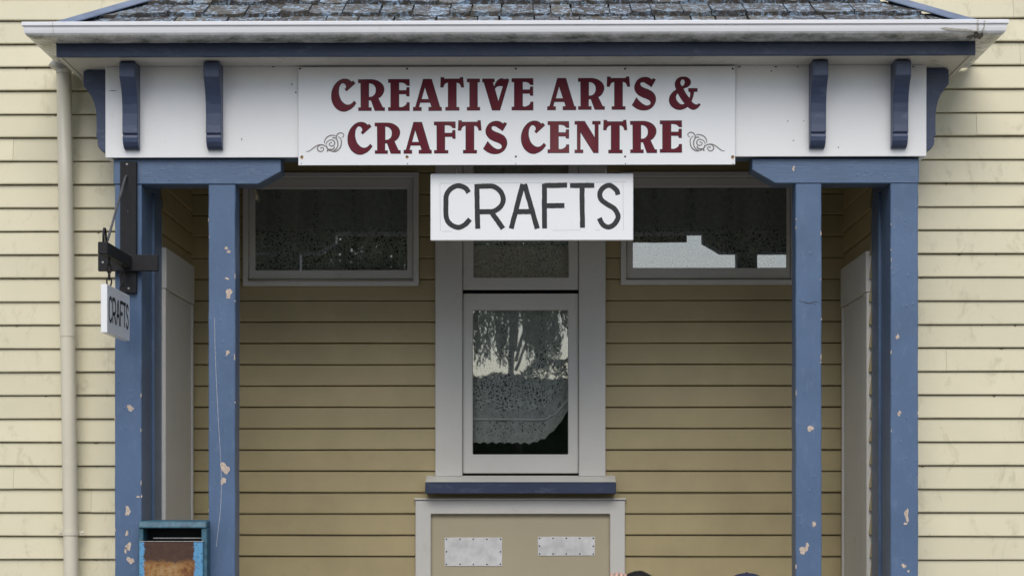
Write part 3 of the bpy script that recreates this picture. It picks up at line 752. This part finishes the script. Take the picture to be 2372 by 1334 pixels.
def ribbon(mb, path, w, fn):          # flat stroke: path of 2d vectors, fn(2d)->3d
    n = len(path); v = []
    ww = w if isinstance(w, list) else [w] * n
    for i, p in enumerate(path):
        d = (path[min(i + 1, n - 1)] - path[max(i - 1, 0)]).normalized(); q = Vector((-d.y, d.x)) * ww[i] / 2
        v += [fn(p + q), fn(p - q)]
    mb.add(v, [(2 * i, 2 * i + 1, 2 * i + 3, 2 * i + 2) for i in range(n - 1)])
for mirror in (False, True):
    mb = MB()
    for k, st in enumerate(SCR):
        pth = smooth_path(st, 6)
        def fn(p, k=k):
            px, py = 1580 + p[0] / 16.675, 290 + p[1] / 16.675
            if mirror: px = 709 + (1679 - px) * 1.02; py = py + 1.4
            x, z = W(px, py, YS); return (x, YS - .0008 - .0002 * k, z)
        n = len(pth); big = 52 if k >= 9 else 42
        ribbon(mb, pth, [big * (.5 + .5 * math.sin(math.pi * (i + 1) / (n + 1))) for i in range(n)], fn)
    mb.out('scroll_ornament', 'scroll', S, normals=False)
for py, xs_, r_ in ((160, (695, 943, 1195, 1448, 1697), .0052), (363, (699, 943, 1195, 1448, 1697), .0052), (379.5, (698, 944, 1195, 1449, 1698), .0026)):
    for k, px in enumerate(xs_):
        x, z = W(px, py, YS)
        MB().ball((x, YS - .0005, z), (r_, .003, r_), 10, 4).out('screw', 'screw', S, smooth=True)
        if py == 363 and k in (0, 4, 1):
            poly = [(x + math.cos(a / 10 * 6.283) * .0095 * R.uniform(.75, 1.1), z + math.sin(a / 10 * 6.283) * .0095 * R.uniform(.7, 1.2) - .003) for a in range(10)]
            MB().prism(poly, lambda p, t: (p[0], t, p[1]), YS - .0009, YS + .001).out('rust_stain', 'rust', S)

# ================================================================== HAND PAINTED CRAFTS SIGNS
def c2(pts): return [(1000 + x / 8.3375, 400 + y / 8.3375) for x, y in pts]
def c3(pts): return [(1230 + x / 8.3375, 400 + y / 8.3375) for x, y in pts]
CR = [('C', [(1, c2([(715, 388), (650, 300), (510, 255), (375, 310), (287, 430), (275, 600), (282, 860), (360, 995), (510, 1058), (640, 1005), (740, 900)]))]),
      ('R', [(0, c2([(870, 222), (880, 650), (890, 1085)])), (1, c2([(885, 268), (1060, 262), (1200, 272), (1330, 370), (1382, 520), (1330, 655), (1200, 745), (1060, 755), (890, 757)])), (0, c2([(1150, 762), (1378, 1080)]))]),
      ('A', [(0, c2([(1535, 1082), (1758, 222)])), (0, c2([(1792, 222), (2040, 1082)])), (0, c2([(1610, 757), (1925, 752)]))]),
      ('F', [(0, c3([(258, 215), (262, 1080)])), (0, c3([(262, 252), (697, 245)])), (0, c3([(262, 640), (645, 636)]))]),
      ('T', [(0, c3([(753, 252), (1222, 247)])), (0, c3([(985, 260), (992, 700), (995, 1065)]))]),
      ('S', [(1, c3([(1680, 430), (1650, 340), (1520, 247), (1395, 295), (1330, 400), (1355, 520), (1470, 610), (1600, 690), (1672, 800), (1675, 890), (1600, 1005), (1490, 1052), (1385, 1000), (1318, 880)]))])]
def hand_letters(parent, fn, w=11.6):
    for k, (ch, strokes) in enumerate(CR):
        mb = MB()
        for i, (sm, pts) in enumerate(strokes):
            path = smooth_path(pts, 8) if sm else [Vector(p) for p in pts]
            if not sm:
                a, b = path[0], path[-1]; path = [a + (b - a) * q / 10 + (Vector((R.uniform(-.25, .25), R.uniform(-.25, .25))) if 0 < q < 10 else Vector((0, 0))) for q in range(11)]
            n = len(path)
            ribbon(mb, path, [w * R.uniform(.96, 1.04) for _ in range(n)], lambda p, i=i: fn(p, .0008 + .0003 * i))
        mb.out('letter', 'letterblack', parent, normals=False)
YC = .018
cx0, cx1, cz0, cz1 = X(997, YC), X(1467, YC), Z(557, YC), Z(402, YC)
S2 = empty('hanging_sign', ((cx0 + cx1) / 2, YC, cz0), 'white board with black hand painted CRAFTS hanging under the long maroon lettered sign', 'sign')
box('sign_panel', cx0, cx1, YC, YC + .022, cz0, cz1, 'signwhite', S2, bevel=.003)
hand_letters(S2, lambda p, d: (X(p[0], YC), YC - d, Z(p[1], YC, p[0])))
mb = MB()
for a, b in (((1019, 425), (1450, 422)), ((1019, 425), (1020, 535)), ((1443, 424), (1444, 533)), ((1024, 536), (1048, 536)), ((1280, 534), (1345, 533)), ((1380, 533), (1390, 533))):
    ribbon(mb, [Vector(a), Vector(b)], .7, lambda p: (X(p[0], YC), YC - .0004, Z(p[1], YC, p[0])))
mb.out('pencil_line', simple('pencil', (.45, .45, .47), .6, 0, .2, 40, 0), S2, normals=False)
for px in (1057, 1404):
    x = X(px, YC); MB().tube([(x, YC + .011, cz1 - .004), (x + .001, YC + .012, cz1 + .05), (x, YC + .02, fz0 + .03)], .0035, 8).out('hanging_wire', 'zinc', S2)

# ---- projecting bracket with a small sign
YP = -.028
K = empty('sign_bracket', (X(296, YP), YP, Z(678, YP)), 'black timber sign bracket bolted to the leftmost blue post', 'sign bracket')
box('upright', X(278, YP), X(316, YP), YP, -.0015, Z(678, YP), Z(372, YP), 'black', K)
box('cross_bar', X(227, YP - .02), X(366, YP - .02), YP - .022, YP - .001, Z(628, YP), Z(590, YP), 'black', K)
xa = X(238, -.56); za = Z(573, -.56)
box('arm', xa - .024, xa + .024, -.56, YP - .023, za - .030, za + .030, 'black', K, bevel=.004)
for px, py, yy in ((294, 381, YP), (298, 668, YP), (238, 608, YP - .022), (296, 490, YP)):
    x, z = W(px, py, yy); r_ = .0022 if py == 490 else .0062
    MB().ball((x, yy, z), (r_, .003, r_), 10, 4).out('bolt', 'zinc', K, smooth=True)
x, z = W(291, 411, YP - .01)
x2, z2 = W(247, 556, -.50)
MB().tube([(x + .002, YP + .005, z + .01), (x, YP - .015, z), (xa + .004, -.50, za + .027)], .0062, 8).out('stay_rod', simple('stay_rod_metal', (.11, .11, .12), .5, .3, .4, 40), K)
hk = [Vector((xa - .002, -.535 + .0, za + .028)), Vector((xa - .002, -.538, za + .07)), Vector((xa - .002, -.525, za + .098)), Vector((xa - .002, -.505, za + .100)), Vector((xa - .002, -.49, za + .075)), Vector((xa, -.488, za + .028))]
MB().tube(hk, .0058, 8).out('hook', 'black', K, smooth=True)
def chain(parent, p0, p1, n):
    a, b = Vector(p0), Vector(p1); ln = (b - a).length / n
    for i in range(n):
        c = a + (b - a) * (i + .5) / n; mb = MB(); pts = []
        for k in range(12):
            t = 2 * math.pi * k / 12; u, w_ = math.sin(t) * ln * .68, math.cos(t) * ln * .36
            ang = .5 if i % 2 else 2.0
            pts.append(c + Vector((w_ * math.cos(ang), w_ * math.sin(ang), u)))
        mb.tube(pts, ln * .13, 6, closed=True)
        mb.out('chain_link', 'chain', parent, smooth=True)
xs_ = xa
ya, yb = -.535, -.055
zs1 = Z(657, ya); zs0 = zs1 - .232
S3 = empty('small_hanging_sign', (xs_, (ya + yb) / 2, zs0), 'small white board lettered CRAFTS side on, hanging on two chains from the black bracket', 'sign')
MB().box(xs_ - .0155, xs_ + .0155, ya, yb, zs0, zs1).out('sign_panel', 'signwhite', S3, bevel=.002)
def fn3(p, d):
    u = (p[0] - 997) / 470; v_ = (p[1] - 402) / 155
    return (xs_ + .0155 + d, ya + .0 + (yb - ya) * (u), zs1 - (zs1 - zs0) * (.10 + v_ * .80))
hand_letters(S3, fn3, 14)
for yq, n in ((-.44, 4), (-.16, 4)): chain(S3, (xs_ + .002, yq, za - .034), (xs_ + .002, yq, zs1 + .006), n)

# ================================================================== LETTER BOX
YX = -.10
bx0, bx1 = X(320, YX), X(481, YX); bt = Z(1206, YX); 
P = empty('letter_box', ((bx0 + bx1) / 2, YX + .12, .1), 'teal metal letter box with rusted front door, standing between the two left blue posts', 'letter box')
zo1, zo0 = Z(1223, YX), Z(1254, YX)
ox0, ox1 = X(331, YX), X(466, YX)
zbot = .62
hd = MB()
prf = [(YX + .012, bt - .001), (YX + .002, bt - .006), (YX - .006, zo1 + .006), (YX - .004, zo1), (YX + .01, zo1 + .002), (YX + .24, zo1 + .002), (YX + .24, bt + .003)]
hd.prism(prf, lambda p, t: (t, p[0], p[1]), bx0 + .003, bx1 - .006).out('hood', 'teal', P, bevel=.003)
bd = MB()
bd.box(bx0, ox0, YX + .004, YX + .24, zbot, zo1 + .001).box(ox1, bx1 - .004, YX + .004, YX + .24, zbot, zo1 + .001).box(ox0, ox1, YX + .22, YX + .24, zbot, zo1).box(ox0, ox1, YX + .02, YX + .22, zbot, zbot + .01).out('body', 'teal', P, bevel=.003)
box('slot_dark_sheet', ox0 + .001, ox1 - .001, YX + .12, YX + .13, zo0 - .05, zo1, 'slot', P, bevel=0)  # near-black sheets, here and below, put the box's inner shade into colour
MB().box(ox0 + .001, ox1 - .001, YX + .03, YX + .12, zo0 - .03, zo0 - .025).out('slot_floor', 'slot', P)
box('slot_lip', X(350, YX), ox1 - .002, YX + .05, YX + .056, Z(1247.5, YX), Z(1245, YX), 'zinc', P, bevel=0)
dx0, dx1 = X(322, YX - .012), X(470, YX - .012)
dr = MB().box(dx0, dx1, YX - .012, YX + .003, zbot + .04, zo0).out('door', 'rustdoor', P, bevel=.004)
box('door_edge', dx0 + .002, dx1 + .004, YX - .0135, YX + .002, zo0 + .0005, zo0 + .0035, 'zinc', P, bevel=0)
box('support_post', (bx0 + bx1) / 2 - .04, (bx0 + bx1) / 2 + .04, YX + .07, YX + .15, .1, zbot, 'teal', P)

# ================================================================== LUMP on the left window
lx, lz = W(592, 452, YB - .02)
mb = MB().ball((lx - .002, YB - .022, lz + .020), (.009, .010, .016), 12, 8).ball((lx + .004, YB - .026, lz - .012), (.012, .011, .022), 12, 8)
tag(mb.out('cocoon', 'lump', smooth=True), 'small pale orange lump stuck at the top left corner of the left high window', 'cocoon')

# ================================================================== CURTAINS
def curtain(x0, x1, z0, z1, y, mat, label, hem=None, amp=.014, freq=26, ph=0.):
    nx, nz = 90, 14; v = []; f = []
    for i in range(nx + 1):
        x = x0 + (x1 - x0) * i / nx
        zb2 = hem(x) if hem else z0
        for j in range(nz + 1):
            z = zb2 + (z1 - zb2) * j / nz
            v.append((x, y + amp * math.sin(x * freq + ph + .6 * math.sin(x * 9)) + .3 * amp * math.sin(x * freq * 2.3), z))
    for i in range(nx):
        for j in range(nz): f.append((i * (nz + 1) + j, (i + 1) * (nz + 1) + j, (i + 1) * (nz + 1) + j + 1, i * (nz + 1) + j + 1))
    o = mk('lace_curtain', v, f, mat, smooth=True, normals=False)
    ul = o.data.uv_layers.new(name='UVMap')
    for lp in o.data.loops:
        q = v[lp.vertex_index]; ul.data[lp.index].uv = (q[0] - x0, q[2] - (hem(q[0]) if hem else z0))
    return tag(o, label, 'curtain')
lm = lace('lace_high', (.80, .78, .68, 1), False, .02, .32)
for o_, t_ in ((LW, 'dim lace curtain hanging behind the left high window'), (RW, 'dim lace curtain behind the right high window, next to the hanging board')):
    curtain(o_[0] - .05, o_[1] + .05, o_[2] - .05, o_[3] + .03, YB + .055, lm, t_, ph=o_[0])
curtain(gU[0] - .05, gU[1] + .05, gU[2] - .05, gU[3], YB + .055, lm, 'dim lace curtain behind the upper pane of the narrow middle window')
lm2 = lace('lace_low', (.92, .93, .90, 1), True, .20, .50)
hp = [(1080, 1028), (1150, 1028), (1230, 1029), (1262, 1018), (1290, 992), (1312, 960), (1330, 930)]
def hemline(x, dz=0):
    for (a, b), (c, d) in zip(hp, hp[1:]):
        xa_, xb_ = X(a, YB + .06), X(c, YB + .06)
        if x <= xb_ or (c, d) == hp[-1]:
            t = max(0, min(1, (x - xa_) / (xb_ - xa_))); zz = Z(b + (d - b) * t, YB + .06); break
    return zz + abs(math.sin(x * math.pi / .048)) * .011 + dz
lc = curtain(gLw[0] - .04, gLw[1] + .04, 0, gLw[3] + .03, YB + .056, lm2, 'lace curtain with a scalloped curving hem behind the tall lower pane of the middle window', hemline, .006, 30)
pts = []
for i in range(40):
    x = gLw[0] - .03 + (gLw[1] - gLw[0] + .06) * i / 39
    pts.append((x, YB + .044, hemline(x) - abs(math.sin(x * math.pi / .048)) * .011 + .145 - .10 * max(0, (x - X(1230, YB)) / .3)))
MB().tube(pts, .0055, 6).out('hem_cord', simple('lace_cord', (.93, .94, .91), .9, 0, .1, 40), lc, smooth=True)

# ================================================================== PEOPLE on a bench in front of the porch
def person(x, y, top, label, hairfn, arm=None, shirt='cloth'):
    root = empty('person', (x, y, .1), label, 'person')
    hz = top - .115
    V = [(x, y, .62), (x, y + .02, .85), (x, y, 1.0 if hz > 1.1 else .95), (x, y, hz - .12), (x, y - .01, hz - .02), (x, y - .005, hz + .045)]
    Rd = [(.15, .11), (.14, .10), (.16, .10), (.055, .055), (.075, .085), (.07, .085)]
    E = [(0, 1), (1, 2), (2, 3), (3, 4), (4, 5)]
    def add(chain, start):
        p = start
        for co, r in chain: V.append(co); Rd.append((r, r)); E.append((p, len(V) - 1)); p = len(V) - 1
        return p
    for sg in (-1, 1):
        add([((x + sg * .10, y, .60), .09), ((x + sg * .12, y - .42, .60), .065), ((x + sg * .12, y - .44, .20), .045), ((x + sg * .12, y - .58, .14), .035)], 0)
    add([((x + .19, y, 1.0), .055), ((x + .25, y - .04, .78), .04), ((x + .16, y - .22, .72), .03), ((x + .10, y - .28, .72), .03)], 2)
    if arm: add([((x - .19, y, 1.0), .055), ((x - .30, y - .10, .98), .042), (arm, .030)], 2)
    else: add([((x - .19, y, 1.0), .055), ((x - .25, y - .04, .78), .04), ((x - .16, y - .22, .72), .03)], 2)
    add([((x, y - .105, hz - .005), .014)], 4)
    me = bpy.data.meshes.new('body'); me.from_pydata([Vector(v) - Vector((x, y, .1)) for v in V], E, []); me.materials.append(M['skin'])
    o = bpy.data.objects.new('body', me); COL.objects.link(o); o.parent = root
    me_l = me.skin_vertices or None
    md = o.modifiers.new('skin', 'SKIN'); md.use_smooth_shade = True
    if not me.skin_vertices:
        bm = bmesh.new(); bm.from_mesh(me); bm.verts.layers.skin.verify(); bm.to_mesh(me); bm.free()
    for sv, r in zip(me.skin_vertices[0].data, Rd): sv.radius = r; sv.use_root = False
    me.skin_vertices[0].data[0].use_root = True
    sb = o.modifiers.new('sub', 'SUBSURF'); sb.levels = sb.render_levels = 1
    # shirt and trousers
    MB().ball((x, y, .86), (.215, .135, .27), 16, 10).out('shirt', shirt, root, smooth=True)
    tr_ = MB()
    for sg in (-1, 1): tr_.tube([(x + sg * .08, y + .02, .60), (x + sg * .12, y - .44, .61), (x + sg * .12, y - .46, .24)], [.11, .09, .07], 12)
    tr_.out('trousers', 'navy', root, smooth=True)
    hairfn(root, x, y, hz)
    return root
def hair(root, x, y, hz):
    bm = bmesh.new(); bmesh.ops.create_icosphere(bm, subdivisions=5, radius=1)
    for vtx in bm.verts:
        n = vtx.co.normalized(); k = 1 + R.uniform(-.018, .022)
        vtx.co = Vector((n.x * .102, n.y * .110, n.z * .108)) * k
    bmesh.ops.delete(bm, geom=[q for q in bm.verts if q.co.z < -.03 and q.co.y < 0 or q.co.z < -.08], context='VERTS')
    me = bpy.data.meshes.new('hair'); bm.to_mesh(me); bm.free(); me.materials.append(M['hair'])
    for p_ in me.polygons: p_.use_smooth = True
    o = bpy.data.objects.new('hair', me); COL.objects.link(o); o.parent = root; o.location = (0, .005, hz + .006 - .1)
    mb = MB()                                    # short tufts
    for _ in range(420):
        a = R.uniform(0, 6.283); e = R.uniform(.15, 1.5)
        d = Vector((math.cos(a) * math.cos(e) * .102, math.sin(a) * math.cos(e) * .11, math.sin(e) * .108))
        b0 = Vector((x, y + .005, hz + .006)) + d * .98; tip = b0 + d.normalized() * R.uniform(.004, .012) + Vector((R.uniform(-.006, .006), R.uniform(-.006, .006), 0))
        s1 = Vector((R.uniform(-1, 1), R.uniform(-1, 1), R.uniform(-1, 1))).normalized() * .0016
        mb.add([b0 - s1, b0 + s1, tip], [(0, 1, 2)])
    tag(mb.out('hair_tufts', 'hair', root, normals=False), kind='stuff')
def cap(root, x, y, hz):
    v = []; f = []; n = 24; m = 8
    for j in range(m + 1):
        e = j / m * math.pi / 2
        for k in range(n):
            a = 2 * math.pi * k / n
            v.append((x + math.cos(a) * .108 * math.cos(e) ** .8, y + math.sin(a) * .118 * math.cos(e) ** .8, hz + .012 + math.sin(e) * .100 + .0006 * (k % 4 == 0)))
    for j in range(m):
        for k in range(n): f.append((j * n + k, j * n + (k + 1) % n, (j + 1) * n + (k + 1) % n, (j + 1) * n + k))
    mk('cap_crown', v, f, 'navy', root, smooth=True)
    MB().prism([(x + math.cos(a) * .085, y - .10 + math.sin(a) * .075) for a in [math.pi + math.pi * q / 14 for q in range(15)]], lambda p, t: (p[0], p[1], hz + .018 + t - abs(p[0] - x) * .15), 0, .004).out('cap_peak', 'navy', root)
    MB().ball((x, y, hz + .113), (.008, .008, .004), 8, 4).out('cap_button', 'navy', root, smooth=True)
YPp = -.62
hx, hz_ = W(1479, 1322, YPp)
hxx, hzz = W(1432, 1324, YPp - .02)
pr = person(hx, YPp, hz_, 'seated person with short black hair, one bare hand raised beside the head', hair, (hxx - .015, YPp - .03, hzz - .115))
# raised hand: palm, four curled fingers of unequal length, thumb
def hand(root, c):
    mb = MB(); x, y, z = c
    mb.ball((x, y, z - .055), (.038, .017, .046), 14, 10)
    for k, (dx, ln, ft) in enumerate(((-.028, .050, .9), (-.009, .058, 1), (.010, .055, 1), (.027, .044, .85))):
        b0 = Vector((x + dx, y, z - .035)); k1 = b0 + Vector((dx * .12, -.012, ln * .55)); k2 = k1 + Vector((dx * .05, -.028, -.006)); k3 = k2 + Vector((0, -.006, -.024))
        mb.tube(smooth_path([b0, k1, k2, k3], 4), .0088 * ft, 10)
        mb.ball(k3, .0085 * ft, 8, 6); mb.ball(k1, .0095 * ft, 8, 6)
    t0 = Vector((x + .030, y - .004, z - .070)); mb.tube(smooth_path([t0, t0 + Vector((.022, -.014, .022)), t0 + Vector((.018, -.026, .046))], 4), .010, 10)
    mb.ball(t0 + Vector((.018, -.026, .046)), .0095, 8, 6)
    return mb.out('hand', 'skin', root, smooth=True)
hand(pr, (hxx, YPp - .03, hzz - .004))
cx_, cz_ = W(1730, 1325, YPp)
person(cx_, YPp, cz_, 'seated person wearing a navy blue cap, right of the person with black hair', cap, None, 'navy')
bn = empty('bench', (X(1600, YPp), YPp, .1), 'wooden bench under the two seated people at the bottom edge', 'bench')
bxa, bxb = X(1350, YPp), X(1860, YPp)
for q in range(3): box('seat_slat', bxa, bxb, YPp - .2 + q * .14, YPp - .08 + q * .14, .48, .51, 'benchwood', bn)
for q in (bxa + .1, bxb - .1):
    for yy in (YPp - .18, YPp + .14): box('leg', q - .03, q + .03, yy, yy + .06, .1, .479, 'benchwood', bn)

# ================================================================== TREES across the road, seen mirrored in the panes
def leaf_quad(mb, c, s):
    d = Vector((R.gauss(0, 1), R.gauss(0, 1), R.gauss(0, 1))).normalized(); e = d.orthogonal().normalized()
    mb.add([c - d * s, c + e * s * .35, c + d * s, c - e * s * .35], [(0, 1, 2, 3)])
def willow(x, y, label, rx, ztop, dens, strands, xr, zlow, tr=.42, mid=0):
    T = empty('weeping_tree', (x, y, 0), label, 'tree')
    tb = MB().tube([(x, y, 0), (x + .1, y, 2), (x - .1, y, 4), (x, y, 7)], [tr, tr * .8, tr * .65, tr * .3], 12)
    for k in range(9):
        a = k * .7; tb.tube([(x, y, 4 + .2 * k), (x + math.cos(a) * rx * .4, y + math.sin(a) * 1.6, 6 + .15 * k), (x + math.cos(a) * rx * .8, y + math.sin(a) * 2.8, 7)], [tr * .33, tr * .2, .02], 8)
    tb.out('trunk', 'bark', T)
    mb = MB()
    for _ in range(dens):
        while True:
            u = Vector((R.uniform(-1, 1), R.uniform(-1, 1), R.uniform(-1, 1)))
            if .35 < u.length < 1: break
        c = Vector((x + u.x * rx, y + u.y * 3, ztop - 2.4 + u.z * 2.4)); leaf_quad(mb, c, R.uniform(.05, .12))
    for _ in range(strands):
        sx = R.uniform(*xr) if not mid or R.random() < .5 else R.gauss(-.02, .40); sy = y + R.uniform(-2.5, 2.5); zt2 = R.uniform(ztop - 3.2, ztop - 1.5); zz = zt2
        zb3 = zlow + abs(R.gauss(0, .38)) + (.75 * max(0, math.sin(sx * 5.2 + 2.6)) ** 2 + (1.1 if sx > .55 else 0) * R.random() if mid else 0)
        sway = R.uniform(-.15, .15)
        while zz > zb3:
            c = Vector((sx + sway * (zt2 - zz) * .3 + R.uniform(-.03, .03), sy, zz)); s_ = R.uniform(.035, .07)
            d = Vector((R.uniform(-.5, .5), R.uniform(-.3, .3), -1)).normalized(); e = Vector((1, R.uniform(-.5, .5), 0)).normalized()
            mb.add([c - d * s_, c + e * s_ * .28, c + d * s_, c - e * s_ * .28], [(0, 1, 2, 3)]); zz -= R.uniform(.035, .075)
    mb.out('crown', 'leaf', T, normals=False)
willow(-.25, -22, 'weeping tree with hanging leafy strands, mirrored in the tall lower pane', 1.9, 9.5, 1500, 330, (-1.35, 1.1), 4.1, .10, 1)
willow(-5.2, -23, 'broad leafy tree mirrored in the left high window', 4.4, 9.6, 30000, 420, (-9.3, -1.5), 3.9)
mb = MB()
for _ in range(42000):
    xx = R.uniform(-13, 13); top = 4.42 + .16 * math.sin(xx * .9) + .12 * math.sin(xx * 2.7) + .08 * math.sin(xx * 7)
    zz = top * (1 - R.random() ** 2 * .98); leaf_quad(mb, Vector((xx, -27 + R.uniform(-.6, .6), zz)), R.uniform(.04, .09))
mb.box(-13, 13, -28, -27.2, 0, 4.2)
tag(mb.out('hedge', 'leaf', normals=False), 'long dark hedge across the road, mirrored low in the window panes', 'hedge')
